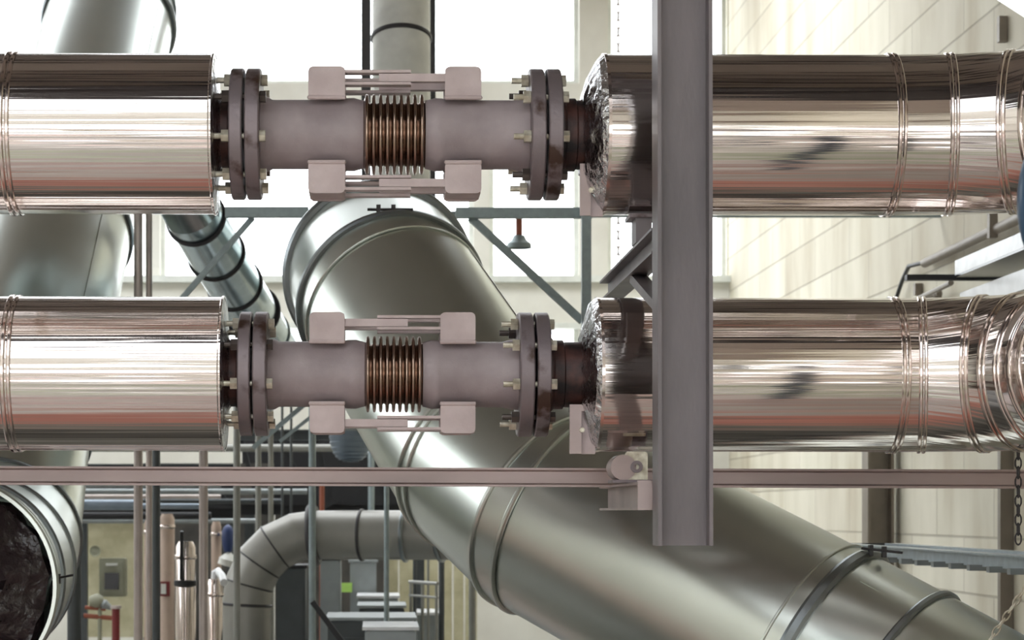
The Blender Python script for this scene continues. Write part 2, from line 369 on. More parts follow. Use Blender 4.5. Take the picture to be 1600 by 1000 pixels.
L = line(583, 588.5, 7.50, .2570, 347, (376, 395, 399, 420), (808, 830, 834, 855), 905, 'lower line', math.radians(31), 1, ((485, 539), (687, 741)), (570, 660), 27)
def right_pipe(U, px0, px_cap, Y, rj, path, bands, lab, stub_m):
    tl, tj, a, d, s, pt, g2, g3 = U
    s0, sc = s(px0), s(px_cap)
    t = thing('insulated_pipe', pt(s0), 'polished steel clad pipe with elbow turning towards the viewer, right side, '+lab, 'pipe')
    half_flange(t, a, d, g2, g3, FR)
    b = B(); lathe(b, a, d, [(g3-.002, .124), (g3+.012, .124), (g3+.02, PR+.006), (g3+.05, PR+.006), (g3+.055, PR-.001), (g3+.06, PR), (s0+.02, PR)], 48)
    obj('bare_pipe', b, M['dark_pipe'], t)
    b = B(); lathe(b, a, d, [(sc, PR+.004), (sc+.004, .14), (sc+.016, .18), (s0-.02, rj-.018), (s0, rj+.001)], 40)
    for vv in b.verts:
        vv.co += Vector((random.uniform(-.004, .004), random.uniform(-.003, .003), random.uniform(-.003, .003)))
    obj('end_cap', b, M['foil'], t, sharp=.2)
    p0 = pt(s0); pts = [p0]+path
    dirs = []
    # each elbow gore is its own part
    for i in range(len(pts)-1):
        b = B(); c = [pts[i], pts[i+1]]
        t0 = (pts[i]-pts[i-1]).normalized() if i else (pts[1]-pts[0]).normalized()
        t1 = (pts[i+1]-pts[i]).normalized(); t2 = (pts[i+2]-pts[i+1]).normalized() if i+2 < len(pts) else t1
        sweep(b, c, rj, 96, caps=False, tan0=t0+t1, tan1=t1+t2); obj('jacket' if i == 0 else 'elbow_segment', b, M['steel'], t)
        if i+2 < len(pts):
            dd = (t1+t2).normalized(); b = B(); band(b, pts[i+1]-dd*.007, dd, rj, .013, .006, 96); band(b, pts[i+1]+dd*.009, dd, rj, .012, .006, 96); obj('seam_band', b, M['steel_band'], t)
    b = B(); lathe(b, p0, pts[1]-pts[0], [(-.004, rj-.002), (-.004, rj+.003), (.006, rj+.003), (.006, rj-.002)], 96, close=True); obj('end_rim', b, M['steel_band'], t)
    return t
def Zc(px, z, Y): return Vector(((px-590)/F*Y, Y, z))
zu = U[5](U[4](1250)).z; zl = L[5](L[4](1250)).z
def elbow(px, z, Y, legs, last):
    """straight leg to px, then legs (heading angle towards the viewer, length), then away past the camera"""
    p = Zc(px, z, Y); out = [p]
    for an, ln in legs:
        p = p+Vector((math.cos(math.radians(an)), -math.sin(math.radians(an)), 0))*ln; out.append(p)
    out.append(Vector((p.x+.06, last, z))); return out
right_pipe(U, 941, 908, 7.16, .2537, elbow(1386, zu, 7.16, [(4, .190), (14, .20), (34, .15), (52, .15), (70, .15), (84, .15)], 2.2), None, 'upper line', 0)
right_pipe(L, 931, 905, 7.50, .2570, elbow(1392, zl, 7.50, [(3, .098), (20, .205), (39, .135), (54, .13), (70, .13), (84, .13)], 2.2), None, 'lower line', 0)
# guide legs under the bare pipe
for (px0, px1, py0, py1, Y, lab) in ((906, 944, 256, 337, 7.10, 'upper'), (890, 932, 632, 709, 7.42, 'lower')):
    q0 = P(px0, py0, Y); q1 = P(px1, py1, Y); t = thing('pipe_guide_bracket', ((q0.x+q1.x)/2, Y, q1.z), 'pale steel guide bracket under the dark bare pipe, %s line' % lab, 'bracket')
    w_ = q1.x-q0.x; h = q0.z-q1.z
    b = B(); box(b, (q0.x+w_*.22, Y, (q0.z+q1.z)/2), (w_*.44, .012, h)); obj('side_plate', b, M['rail'], t)
    b = B(); box(b, (q0.x+w_*.72, Y+.02, (q0.z+q1.z)/2-.002), (w_*.5, .012, h*.98)); obj('side_plate', b, M['primer_tab'], t)
    b = B(); box(b, ((q0.x+q1.x)/2, Y+.05, q0.z-.012), (w_*.9, .11, .02)); obj('saddle', b, M['rail'], t)
    b = B(); c = Vector((q0.x+w_*.45, Y-.006, q0.z-h*.52)); hexn(b, c, c+Vector((0, -.014, 0)), .009); rod(b, c, c+Vector((0, -.022, 0)), .005); obj('bolt', b, M['nut'], t)
# ================================================================ STEEL COLUMN AND ARMS
cx = ((1026+1113)/2-590)/F*6.55; cw = 86/F*6.55
zt = HZ-.55; zbt = P(0, 853, 6.55).z
t = thing('steel_column', (cx, 6.62, zbt), 'grey mauve steel column hanging down in front of the pipes', 'column')
b = B(); prism(b, (cx+.004, 6.62, zbt), (cx-.004+.0, 6.62, zt), hsec(.135, cw, .011, .008), up=Vector((1, 0, 0)))
obj('column_profile', b, M['column'], t)
# arms run back from the column under each line
for (z0, z1, lab) in ((.772, .849, 'upper'), (.006, .094, 'lower')):
    z0 += CZ; z1 += CZ; xa = cx-.045
    t = thing('support_arm', (xa, 6.7, z0), 'mauve steel arm reaching back from the column under the %s pipe' % lab, 'bracket')
    b = B(); prism(b, (xa, 6.69, (z0+z1)/2), (xa, 8.25, (z0+z1)/2), hsec(.07, z1-z0, .008, .008)); obj('arm_profile', b, M['column'] if lab == 'upper' else M['rail'], t)
    if lab == 'upper':
        b = B(); prism(b, (xa+.0, 6.69, z0-.16), (xa+.0, 7.35, z0-.004), rect(.05, .03)); obj('brace', b, M['column'], t)
    else:
        b = B(); box(b, (xa-.005, 6.70, (z0+z1)/2), (.14, .02, (z1-z0)*1.0)); obj('end_plate', b, M['rail'], t)
# roller support under lower pipe, shoe under the upper pipe
xr = P(985, 0, 7.42).x; zr0 = CZ+.096; zr1 = zl-.2570
t = thing('roller_support', (xr, 7.42, zr0), 'rusty roller support between the lower arm and the lower pipe', 'roller')
b = B(); rbox(b, (xr+.012, 7.36, (zr0+zr1)/2), (.075, .012, zr1-zr0-.004), .012); obj('side_plate', b, M['rust'] if 'rust' in M else M['nut'], t)
b = B(); rod(b, (xr-.03, 7.352, (zr0+zr1)/2-.002), (xr-.03, 7.50, (zr0+zr1)/2-.002), .042, 32); obj('roller', b, M['rail'], t)
b = B(); lathe(b, (xr+.012, 7.34, (zr0+zr1)/2), (0, 1, 0), [(0, .009), (0, .020), (.02, .020), (.02, .009)], 24, close=True); obj('bush', b, M['flange'], t)
b = B(); box(b, (xr, 7.43, zr0+.005), (.13, .16, .01)); obj('base_plate', b, M['flange'], t)
xs = P(1006, 0, 7.1).x; zs0 = CZ+.851; zs1 = zu-.2537
t = thing('pipe_shoe', (xs, 7.12, zs0), 'small steel shoe between the upper arm and the upper pipe', 'bracket')
b = B(); box(b, (xs, 7.16, (zs0+zs1)/2-.006), (.05, .12, zs1-zs0-.02)); obj('block', b, M['column'], t)
b = B(); box(b, (xs, 7.16, zs1-.010), (.09, .14, .012)); obj('top_plate', b, M['flange'], t)
# long rail
r0 = P(-1700, 737, 8.0); r1 = P(960, 741, 8.0); r2 = P(1660, 749, 7.85)
b = B(); sec = [(-.03, -.033), (.03, -.033), (.03, .033), (-.03, .033), (-.03, .026), (-.012, .020), (-.012, -.020), (-.03, -.026)]
prism(b, r0, r2, [(-u_, v_) for u_, v_ in sec][::-1])
tag(obj('long_rail', b, M['rail']), 'long pinkish horizontal steel rail crossing the whole view below the pipes', 'rail')
# ================================================================ BIG GALVANISED DUCTS
def duct(name, label, pts, r, rings, m='galv', mr='galv_ring', seg=72, cat='duct', ringw=.035, ringh=.022, caps=True, group=None):
    """pts path; one duct_section part per leg; rings = list of (leg, fraction, width, height)"""
    t = thing(name, pts[-1], label, cat, group)
    for i in range(len(pts)-1):
        t0 = (pts[i]-pts[i-1]).normalized() if i else (pts[1]-pts[0]).normalized()
        t1 = (pts[i+1]-pts[i]).normalized(); t2 = (pts[i+2]-pts[i+1]).normalized() if i+2 < len(pts) else t1
        b = B(); sweep(b, [pts[i], pts[i+1]], r, seg, caps=False, tan0=t0+t1, tan1=t1+t2); obj('duct_section', b, M[m], t)
    for (leg, fr, wd, h, mm) in rings:
        p = pts[leg].lerp(pts[leg+1], fr); t1 = (pts[leg+1]-pts[leg]).normalized()
        if fr == 0 and leg: t1 = (t1+(pts[leg]-pts[leg-1]).normalized()).normalized()
        b = B(); band(b, p, t1, r, wd, h, seg); obj('joint_ring', b, M[mm], t)
    return t
def clamp(t, p, u, sc=1.0):
    b = B(); u = Vector(u).normalized(); q = Vector(p)
    for s_ in (-1, 1):
        box(b, q+u*s_*.03*sc+Vector((0, -.01, .02*sc)), (.018*sc, .03*sc, .05*sc))
    rod(b, q-u*.075*sc+Vector((0, -.02, .025*sc)), q+u*.11*sc+Vector((0, -.02, .025*sc)), .006*sc, 8)
    obj('clamp_bolt', b, M['dark'], t)
RA = .425
def seam(t, p, q, r, an):
    d = (q-p).normalized(); _, u, v = frame(d); e = u*math.cos(an)+v*math.sin(an); L_ = (q-p).length
    b = B(); prism(b, p+e*(r+.001)+d*L_*.06, q+e*(r+.001)-d*L_*.05, rect(.012, .006), up=e); obj('lock_seam', b, M['galv'], t)
A = [Vector((-.02, 13.5, 3.05)), P(592, 432, 10.55), P(612, 472, 10.15), P(768, 716, 9.25), P(862, 800, 8.90), P(1285, 1028, 8.3), P(1500, 1150, 8.0), P(1750, 1300, 7.7)]
tA = duct('large_duct', 'big galvanised duct sweeping down to the lower right behind the pipes', A, RA,
     [(1, 0, .05, .03, 'galv_ring'), (2, 0, .035, .02, 'galv_ring'), (2, .05, .012, .008, 'galv'), (3, 0, .022, .012, 'galv'), (3, .07, .018, .010, 'galv'), (4, 0, .022, .014, 'galv'), (4, .028, .02, .014, 'galv'), (5, -.13, .012, .008, 'galv'), (5, .0, .05, .02, 'galv_ring'), (5, .53, .03, .014, 'galv_ring')])
clamp(tA, P(603, 338, 9.98), (1, 0, 0), 1.1); clamp(tA, P(1370, 868, 8.15), (.9, -.3, -.1), .8)
b_pts = [P(190, -80, 15.6), P(170, 40, 14.8), P(84, 380, 12.6), P(10, 680, 11.3), P(-12, 840, 10.75), P(-30, 888, 10.2), P(-60, 905, 9.5), P(-84, 917, 8.85)]
tB = duct('large_duct', 'big galvanised duct at the left edge coming down and turning towards the viewer', b_pts, RA-.005,
     [(0, .8, .03, .015, 'galv_ring'), (1, 0, .05, .03, 'galv_ring'), (1, .96, .05, .02, 'galv_ring'), (3, 0, .03, .015, 'galv_ring'), (4, 0, .03, .015, 'galv_ring'), (5, 0, .03, .015, 'galv_ring'), (6, 0, .04, .02, 'galv_ring'), (6, .5, .012, .01, 'galv'), (6, .97, .04, .02, 'galv')])
seam(tA, A[2], A[3], RA, math.radians(128)); seam(tA, A[5], A[7], RA, math.radians(60)); seam(tB, b_pts[1], b_pts[2], RA-.005, math.radians(150)); seam(tB, b_pts[2], b_pts[3], RA-.005, math.radians(140))
# crumpled dark wrap over its open end
d_ = (b_pts[-1]-b_pts[-2]).normalized(); b = B()
lathe(b, b_pts[-1]-d_*.03, d_, [(-.02, RA-.02), (.03, RA-.03), (.05, RA-.09), (.09, RA-.2), (.07, .1), (.08, 0)], 48)
for v_ in b.verts: v_.co += Vector([random.uniform(-.018, .018) for _ in range(3)])
obj('end_wrap', b, M['black'], tB)
clamp(tB, P(84, 912, 9.2), (1, -.2, .2), .8)
# spiral duct
c_pts = [P(-60, 225, 11.6), P(150, 228, 11.7), P(250, 250, 11.8), P(300, 330, 12.0), P(350, 418, 12.7), P(396, 492, 13.4), P(450, 590, 14.3)]
duct('spiral_duct', 'slim bluish galvanised duct slanting down behind the left pipe', c_pts, .155,
     [(3, .12, .02, .012, 'dark'), (3, .75, .02, .012, 'dark'), (4, .35, .02, .012, 'dark'), (4, .95, .03, .02, 'dark'), (5, .3, .02, .01, 'galv_blue')], m='galv_blue', seg=40)
e_pts = [P(627, -150, 15), P(627, 60, 14.7), P(627, 180, 14.6), P(627, 330, 14.9)]
duct('vertical_duct', 'pale round vertical duct between two dark posts against the bright window', e_pts, .19, [(1, 0, .03, .012, 'dark')], m='white', seg=40)  # white colour puts the overexposed window glare onto the metal duct
d_pts = [P(790, 836, 15.6), P(690, 836, 15.8)]+[P(490, 836, 16)]
for an in (15, 35, 55, 75, 92): d_pts.append(P(490-105*math.sin(math.radians(an)), 836+105*(1-math.cos(math.radians(an))), 16))
d_pts.append(P(385, 1140, 16))
M['grey_duct'] = mat('grey_duct_paint', srgb(150, 148, 142), .42, .35, nscale=4)
duct('bent_duct', 'matt grey duct with segmented elbow turning down, below the long rail', d_pts, .175,
     [(1, 0, .03, .02, 'galv_ring'), (1, .28, .03, .02, 'galv_ring'), (1, .62, .02, .012, 'dark'), (2, 0, .07, .05, 'dark'), (2, .05, .02, .01, 'galv_ring'), (4, 0, .012, .006, 'dark'), (5, 0, .012, .006, 'dark'), (6, 0, .012, .006, 'dark'), (7, .0, .02, .012, 'dark'), (7, .3, .02, .012, 'dark')], m='grey_duct', seg=40)
# ================================================================ LIGHT FRAMEWORK BEHIND
def bar(name, a, b_, w_, h_, m, label, cat='bar', group=None, sec=None):
    b = B(); prism(b, a, b_, sec or rect(w_, h_), up=Vector((0, 0, 1)) if abs((Vector(b_)-Vector(a)).normalized().z) < .9 else Vector((0, 1, 0)))
    return tag(obj(name, b, M[m]), label, cat, group)
def pole(name, a, b_, r, m, label, cat='pipe', group=None, seg=14):
    b = B(); rod(b, a, b_, r, seg); return tag(obj(name, b, M[m]), label, cat, group)
bar('frame_bar', P(352, 332, 12), P(482, 332, 12), .05, .055, 'galv_bar', 'short grey horizontal frame bar between the upper left jacket and the big duct')
bar('frame_bar', P(712, 333, 12), P(925, 333, 12), .05, .055, 'galv_bar', 'grey horizontal frame bar under the upper line, right of the big duct')
bar('frame_bar', P(735, 340, 12.05), P(910, 502, 12.05), .04, .04, 'galv_bar', 'grey diagonal frame bar slanting down right of the pendant lamp')
bar('frame_post', P(916, 280, 11.9), P(916, 1100, 11.9), .05, .045, 'galv_bar', 'grey upright frame post left of the steel column', 'post')
bar('frame_bar', P(395, 340, 12.1), P(255, 500, 12.1), .03, .03, 'galv_bar', 'thin grey brace crossing in front of the slim bluish duct')
bar('steel_post', P(572, -200, 15.6), P(572, 640, 15.6), .065, .065, 'dark', 'dark upright post left of the pale vertical duct', 'post')
bar('steel_post', P(676, -200, 15.6), P(676, 640, 15.6), .04, .04, 'dark', 'thinner dark upright post right of the pale vertical duct', 'post')
# pendant lamp
q = P(811, 345, 15); t = thing('pendant_lamp', P(811, 388, 15), 'small bell shaped pendant lamp with reddish stem in front of the window', 'lamp')
M['rust'] = mat('rust_red', srgb(150, 84, 62), .6, .1)
b = B(); rod(b, q+Vector((0, 0, .08)), P(811, 372, 15), .022, 12); obj('stem', b, M['rust'], t)
b = B(); lathe(b, P(811, 368, 15), (0, 0, -1), [(0, .02), (0, .035), (.03, .05), (.055, .08), (.085, .085), (.085, .078), (.05, .07), (.02, .03)], 28); obj('lamp_shade', b, M['galv_bar'], t)
bar('lamp_rail', P(676, 335, 15), Vector((HALL_X1, 15, P(0, 335, 15).z)), .04, .04, 'galv_bar', 'thin rail that the bell lamp hangs from')
# ================================================================ BACKGROUND PLANT, LOWER LEFT
M['pole_light'] = mat('pale_pole', srgb(196, 184, 178), .35, .3)
M['pole_grey'] = mat('grey_pole', srgb(150, 150, 144), .45, .3)
M['pole_dark'] = mat('dark_pole', srgb(78, 82, 84), .5, .3)
M['tan'] = mat('tan_cladding', srgb(188, 166, 150), .5, .1)
M['cream'] = mat('cream_panel', srgb(196, 190, 158), .6, 0, col2=srgb(176, 169, 136))
M['cab'] = mat('grey_green_cabinet', srgb(150, 150, 130), .5)
M['screen'] = mat('black_screen', srgb(18, 18, 26), .2)
M['red'] = mat('dull_red_paint', srgb(116, 34, 36), .5)
M['bluepipe'] = mat('blue_grey_pipe', srgb(128, 140, 152), .35, .4)
M['mach'] = mat('machine_grey', srgb(150, 156, 156), .4, .3)
M['mach_dark'] = mat('machine_dark', srgb(74, 78, 80), .45, .3)
M['blackish'] = mat('black_steel', srgb(38, 38, 40), .5, .2)
M['navy'] = mat('navy_blue', srgb(44, 62, 110), .45)
M['green'] = mat('light_green_panel', srgb(190, 235, 120), .4)
M['white_gloss'] = mat('white_gloss', srgb(238, 240, 242), .25)
def fpole(name, px, Y, wpx, m, label, ytop=560, cat='pipe', group=None):
    top = P(px, ytop, Y); bot = Vector((top.x, Y, 0)); return pole(name, bot, top, wpx/F*Y/2, m, label, cat, group)
fpole('vertical_pipe', 216, 12.4, 14, 'pole_light', 'pale upright pipe, leftmost and brightest, seen above and below the long rail', 250)
fpole('vertical_pipe', 244, 15, 13, 'pole_dark', 'dark upright pipe just right of the brightest pale one')
fpole('vertical_pipe', 318, 12.5, 14, 'pole_light', 'pale upright pipe below the end of the lower left pipe jacket')
fpole('vertical_pipe', 370, 14, 11, 'pole_grey', 'grey upright pipe just left of the bent grey duct')
fpole('vertical_pipe', 403.5, 16.6, 9, 'pole_grey', 'slim grey upright pipe, left one of the pair rising behind the grey elbow')
fpole('vertical_pipe', 423, 16.6, 8, 'pole_grey', 'slim grey upright pipe, right one of the pair rising behind the grey elbow')
fpole('thin_rod', 441, 18.2, 4, 'pole_dark', 'very thin dark rod above the grey elbow, left one of two'); fpole('thin_rod', 455, 18.2, 4, 'pole_dark', 'very thin dark rod above the grey elbow, right one of two')
fpole('vertical_pipe', 488, 14.6, 11, 'galv_bar', 'galvanised upright pipe crossing the top of the bent grey duct')
fpole('vertical_pipe', 604, 14.8, 8, 'galv_bar', 'galvanised thin upright crossing in front of the horizontal grey duct')
fpole('wide_post', 116, 13.6, 22, 'pole_dark', 'broad dark upright post beside the wrapped duct at the left', 500, 'post')
fpole('upright_post', 233, 12.5, 10, 'pole_light', 'pale upright post seen between the two left jackets, right of the grey one', 250, 'post')
fpole('vertical_pipe', 580, 20, 10, 'galv_bar', 'short pale blue upright behind the horizontal grey duct', 690)
fpole('red_pipe', 503, 19.2, 8, 'rust', 'thin reddish upright pipe behind the horizontal grey duct', 740)
# tall clad pipes
def clad(px0, px1, ytop, Y, m, label):
    x0 = P(px0, 0, Y).x; x1 = P(px1, 0, Y).x; z = P(0, ytop, Y).z; c = Vector(((x0+x1)/2, Y, 0)); r = (x1-x0)/2
    t = thing('clad_pipe', c, label, 'pipe')
    b = B(); lathe(b, c, (0, 0, 1), [(0, 0), (0, r), (z-.04, r), (z, r*.7), (z, 0)], 28); obj('cladding', b, M[m], t)
    b = B(); band(b, c+Vector((0, 0, z-.1)), (0, 0, 1), r, .03, .008, 28); obj('seam_band', b, M['steel_band'], t); return t, c, r
clad(225, 238, 812, 18, 'tan', 'tan clad upright pipe between the brightest pale pipe and the dark one')
clad(249, 273, 803, 17.5, 'tan', 'wide tan clad upright pipe with a small red sign')
b = B(); q = P(258, 920, 17.43); box(b, q, (.075, .02, .115)); o = obj('small_sign', b, M['red']); tag(o, 'small red sign with white face on the tan upright pipe', 'sign')
b = B(); box(b, (0, 0, 0), (.04, .008, .08)); 
for v_ in b.verts: v_.co += q+Vector((-.012, -.014, 0))
obj('sign_face', b, M['white'], o)
clad(330, 346, 815, 18, 'tan', 'narrow tan clad upright pipe left of the navy valve')
t, c, r = clad(274, 306, 846, 14.5, 'steel_band', 'shiny upright clad pipe with a black flanged valve halfway up')
b = B(); z_ = P(0, 912, 14.5).z; lathe(b, c+Vector((0, -.02, z_-.03)), (0, 0, 1), [(0, 0), (0, .03), (.02, r*1.12), (.05, r*1.12), (.06, .02), (.1, 0)], 24); obj('valve_flange', b, M['blackish'], t)
b = B(); rod(b, c+Vector((-.02, -.09, z_+.03)), P(284, 830, 14.3), .012, 10); obj('valve_stem', b, M['blackish'], t)
t, c, r = clad(322, 348, 905, 14.8, 'steel_band', 'shiny upright clad pipe with curved white top left of the grey elbow duct')
b = B(); sweep(b, [P(335, 905, 14.8), P(336, 896, 14.8), P(341, 893, 14.8), P(347, 900, 14.7), P(350, 910, 14.6)], .025, 14); obj('curved_top', b, M['white_gloss'], t)
# navy valve with pale collar
t = thing('valve', P(356, 862, 17.9), 'navy blue valve with pale collar left of the grey elbow duct', 'valve')
b = B(); lathe(b, P(356, 862, 17.9), (0, 0, 1), [(0, 0), (0, .03), (.06, .045), (.16, .05), (.2, .03), (.22, 0)], 20); obj('valve_body', b, M['navy'], t)
b = B(); lathe(b, P(353, 884, 17.9), (.3, 0, 1), [(0, 0), (0, .07), (.05, .07), (.1, .03), (.12, 0)], 20); obj('collar', b, M['white'], t)
# horizontal pipe rack: dark steelwork with pipes on it
def rack(px0, px1, y0, y1, Y, name, label):
    t = thing(name, P((px0+px1)/2, y1, Y), label, 'platform')
    b = B(); prism(b, P(px0, y0+4, Y), P(px1, y0+4, Y), hsec(.12, .1, .012, .01)); obj('top_chord', b, M['mach_dark'], t)
    b = B(); prism(b, P(px0, y1-4, Y), P(px1, y1-4, Y), hsec(.12, .1, .012, .01)); obj('bottom_chord', b, M['blackish'], t)
    n = max(2, int((px1-px0)/55))
    for i in range(n):
        a_ = px0+(px1-px0)*i/n; c_ = px0+(px1-px0)*(i+1)/n
        b = B(); prism(b, P(a_, y0+6, Y+.05), P(c_, y1-6, Y+.05) if i % 2 else P((a_+c_)/2, y1-6, Y+.05), rect(.04, .04)); obj('diagonal', b, M['blackish'], t)
    b = B(); box(b, P((px0+px1)/2, (y0+y1)/2, Y+1.0), ((px1-px0)/F*Y*1.03, .06, (y1-y0)/F*Y*.96)); obj('back_panel', b, M['blackish'], t)
    for px in (px0+12, px1-12):
        b = B(); p_ = P(px, y1, Y); prism(b, Vector((p_.x, Y+.2, 0)), p_+Vector((0, .2, 0)), rect(.09, .09), up=Vector((0, 1, 0))); obj('leg', b, M['mach_dark'], t)
    return t
rack(112, 372, 730, 806, 19.5, 'pipe_rack', 'dark steel pipe rack behind the pale upright pipes at the left')
rack(376, 668, 676, 800, 20.5, 'pipe_rack', 'tall dark steel rack above the horizontal grey duct')
for k_, (px0, px1, py, Y, wpx, m, lb) in enumerate([
        (128, 222, 789, 17.2, 17, 'bluepipe', 'blue grey horizontal pipe right of the wrapped duct, thickest of its rack'),
        (222, 316, 791, 17.6, 9, 'bluepipe', 'thin blue grey horizontal pipe between the pale upright pipes'),
        (128, 330, 806, 18.6, 12, 'blackish', 'black horizontal pipe low on the left rack'),
        (180, 345, 776, 19.0, 7, 'pole_light', 'thin pale horizontal pipe high on the left rack'),
        (232, 345, 758, 18.6, 8, 'mach', 'grey horizontal pipe right under the long rail'),
        (340, 480, 768, 18.8, 9, 'mach', 'grey horizontal pipe above the grey elbow'),
        (340, 440, 783, 19.2, 8, 'mach_dark', 'dark horizontal pipe above the grey elbow'),
        (395, 560, 700, 19.6, 12, 'pole_grey', 'grey horizontal pipe left of the dome hopper'),
        (300, 400, 814, 19.3, 8, 'mach', 'grey horizontal pipe ending at the top of the tan clad pipes')]):
    pole('horizontal_pipe', Vector((HALL_X0, Y, P(0, py, Y).z)), P(px1, py, Y), wpx/F*Y/2, m, lb)
bar('sloping_pipe', P(480, 808, 20.42), P(600, 736, 20.42), .05, .05, 'blackish', 'black sloping bar above the horizontal grey duct')
bar('light_brace', P(395, 700, 14.55), P(490, 620, 14.55), .03, .03, 'galv_bar', 'pale thin diagonal brace below the lower left flange')
bar('light_brace', P(437, 690, 14.52), P(500, 640, 14.52), .022, .022, 'galv_bar', 'second pale thin brace nearer the lower hinge plate')
# dome hopper
t = thing('dome_hopper', P(548, 716, 17), 'blue grey ribbed dome hopper under the lower expansion joint', 'hopper')
b = B(); prof = [(0, 0)]
zt_ = P(548, 672, 17).z-P(548, 722, 17).z
for k_ in range(9):
    an = k_/8*PI/2; prof.append((zt_*(1-math.cos(an))*1.0, .17*math.sin(an)**.6)); 
    if k_: prof.append((zt_*(1-math.cos(an))+.006, .17*math.sin(an)**.6-.008))
prof.append((zt_+.02, 0)); lathe(b, P(548, 722, 17), (0, 0, 1), prof, 40); obj('dome', b, M['bluepipe'], t, sharp=.3)
b = B(); lathe(b, P(548, 674, 17), (0, 0, 1), [(0, .165), (0, .185), (.03, .185), (.03, .165)], 40, close=True); obj('rim', b, M['mach'], t)
b = B(); box(b, P(548, 668, 17), (.5, .06, .05)); obj('hanger', b, M['mach_dark'], t)
b = B(); q = P(572, 668, 17); rod(b, q, Vector((q.x, 17, HZ)), .02, 10); obj('hanger_rod', b, M['mach_dark'], t)
# electrical cabinet, gauge, valves, red post
Yc = 20
t = thing('electrical_cabinet', P(177, 932, Yc), 'grey green wall cabinet with a black screen at the far left', 'cabinet')
b = B(); rbox(b, P(177, 902, Yc), (41/F*Yc, .14, 60/F*Yc), .015); obj('cabinet_body', b, M['cab'], t)
b = B(); box(b, P(175, 903, Yc-.08), (34/F*Yc, .02, 50/F*Yc)); t = obj('door', b, M['cab'], t)
b = B(); box(b, P(174.5, 908, Yc-.095), (22/F*Yc, .015, 26/F*Yc)); obj('screen', b, M['screen'], t)
b = B(); box(b, P(174.5, 882, Yc-.095), (18/F*Yc, .012, 4/F*Yc)); obj('name_plate', b, M['white'], t)
b = B(); box(b, P(168, 905, 20.6), (120/F*20.6, .1, 180/F*20.6)); bmesh.ops.translate(b, vec=(0, 0, 0), verts=b.verts)
tag(obj('backing_board', b, M['cream']), 'cream partition board carrying the cabinet and the round gauge at the far left', 'partition')
b = B(); lathe(b, P(149, 861, 20.5), (0, -1, 0), [(0, 0), (0, .05), (.03, .05), (.03, .044), (.022, .04), (.022, 0)], 28); tag(obj('gauge', b, M['cab']), 'round dial gauge on the cream board up left of the cabinet', 'gauge')
t = thing('pump', P(150, 985, 19), 'small brown pump with cross valves left of the red post', 'pump')
b = B(); rod(b, P(131, 962, 19), P(178, 966, 19), .02, 12); rod(b, P(133, 949, 19), P(165, 952, 19), .016, 12); obj('pipe', b, M['rust'], t)
b = B(); lathe(b, P(140, 940, 19), (1, 0, .1), [(0, 0), (0, .04), (.05, .06), (.08, .06), (.12, .03), (.12, 0)], 20); obj('pump_body', b, M['cab'], t)
b = B(); lathe(b, P(158, 942, 19), (1, 0, -.5), [(0, 0), (0, .03), (.03, .045), (.06, .03), (.1, .02), (.1, 0)], 20); obj('valve_wheel', b, M['mach'], t)
b = B(); rod(b, Vector((P(156, 0, 19).x, 19, 0)), P(156, 950, 19), .018, 12); obj('stand', b, M['cab'], t)
t = thing('red_post', Vector((P(181, 0, 18.6).x, 18.6, 0)), 'dull red post with pale cap below the wall cabinet', 'post')
b = B(); x_ = P(181, 0, 18.6).x; rod(b, (x_, 18.6, 0), (x_, 18.6, P(0, 951, 18.6).z), .033, 20); obj('post_body', b, M['red'], t)
b = B(); z_ = P(0, 951, 18.6).z; rod(b, (x_, 18.6, z_), (x_, 18.6, z_+.025), .045, 20); obj('cap', b, M['pole_light'], t)
M['back_dark'] = mat('dark_backdrop', srgb(88, 84, 78), .7, 0, col2=srgb(52, 50, 48), nscale=3)  # added backdrop, keeps the gaps between pipes and cabinets dark
for (px0, px1, yt, Y, lb) in ((224, 428, 724, 21.2, 'added dark backdrop board behind the tan clad pipes'), (430, 600, 800, 21.4, 'added dark backdrop board behind the low row of cabinets')):
    x0 = P(px0, 0, Y).x; x1 = P(px1, 0, Y).x; z1 = P(0, yt, Y).z; b = B(); box(b, ((x0+x1)/2, Y, z1/2), (x1-x0, .06, z1)); tag(obj('backing_board', b, M['back_dark']), lb, 'partition')
# machines, lower centre
def machine(name, px0, px1, y0, y1, Y, dp, m, mt, label, cat='machine', door=True):
    x0 = P(px0, 0, Y).x; x1 = P(px1, 0, Y).x; z1 = P(0, y0, Y).z
    t = thing(name, ((x0+x1)/2, Y+dp/2, 0), label, cat)
    b = B(); rbox(b, ((x0+x1)/2, Y+dp/2, z1/2-.01), (x1-x0, dp, z1-.02), .02); obj('housing', b, M[m], t)
    b = B(); box(b, ((x0+x1)/2, Y+dp/2, z1-.005), (x1-x0+.03, dp+.03, .02)); obj('lid', b, M[mt], t)
    if door: b = B(); box(b, ((x0+x1)/2, Y-.008, z1*.55), ((x1-x0)*.8, .016, z1*.6)); obj('door', b, M[m], t)
    return t
machine('machine_cabinet', 570, 651, 981, 1000, 13.5, .7, 'mach', 'white_gloss', 'grey cabinet with bright lid, nearest of the row under the horizontal grey duct')
machine('machine_cabinet', 512, 648, 966, 1000, 15.2, .8, 'mach_dark', 'mach', 'long dark cabinet with pale lid, second of the row under the grey duct')
machine('machine_cabinet', 561, 632, 947, 960, 17.0, .7, 'mach_dark', 'mach', 'dark cabinet with grey lid, third of the row under the grey duct')
machine('machine_cabinet', 560, 622, 932, 950, 18.4, .7, 'mach', 'white_gloss', 'pale lidded cabinet, farthest of the low row under the grey duct')
machine('control_cabinet', 547, 588, 876, 960, 19.2, .5, 'mach', 'mach', 'tall grey cabinet right of the light green panel', 'cabinet')
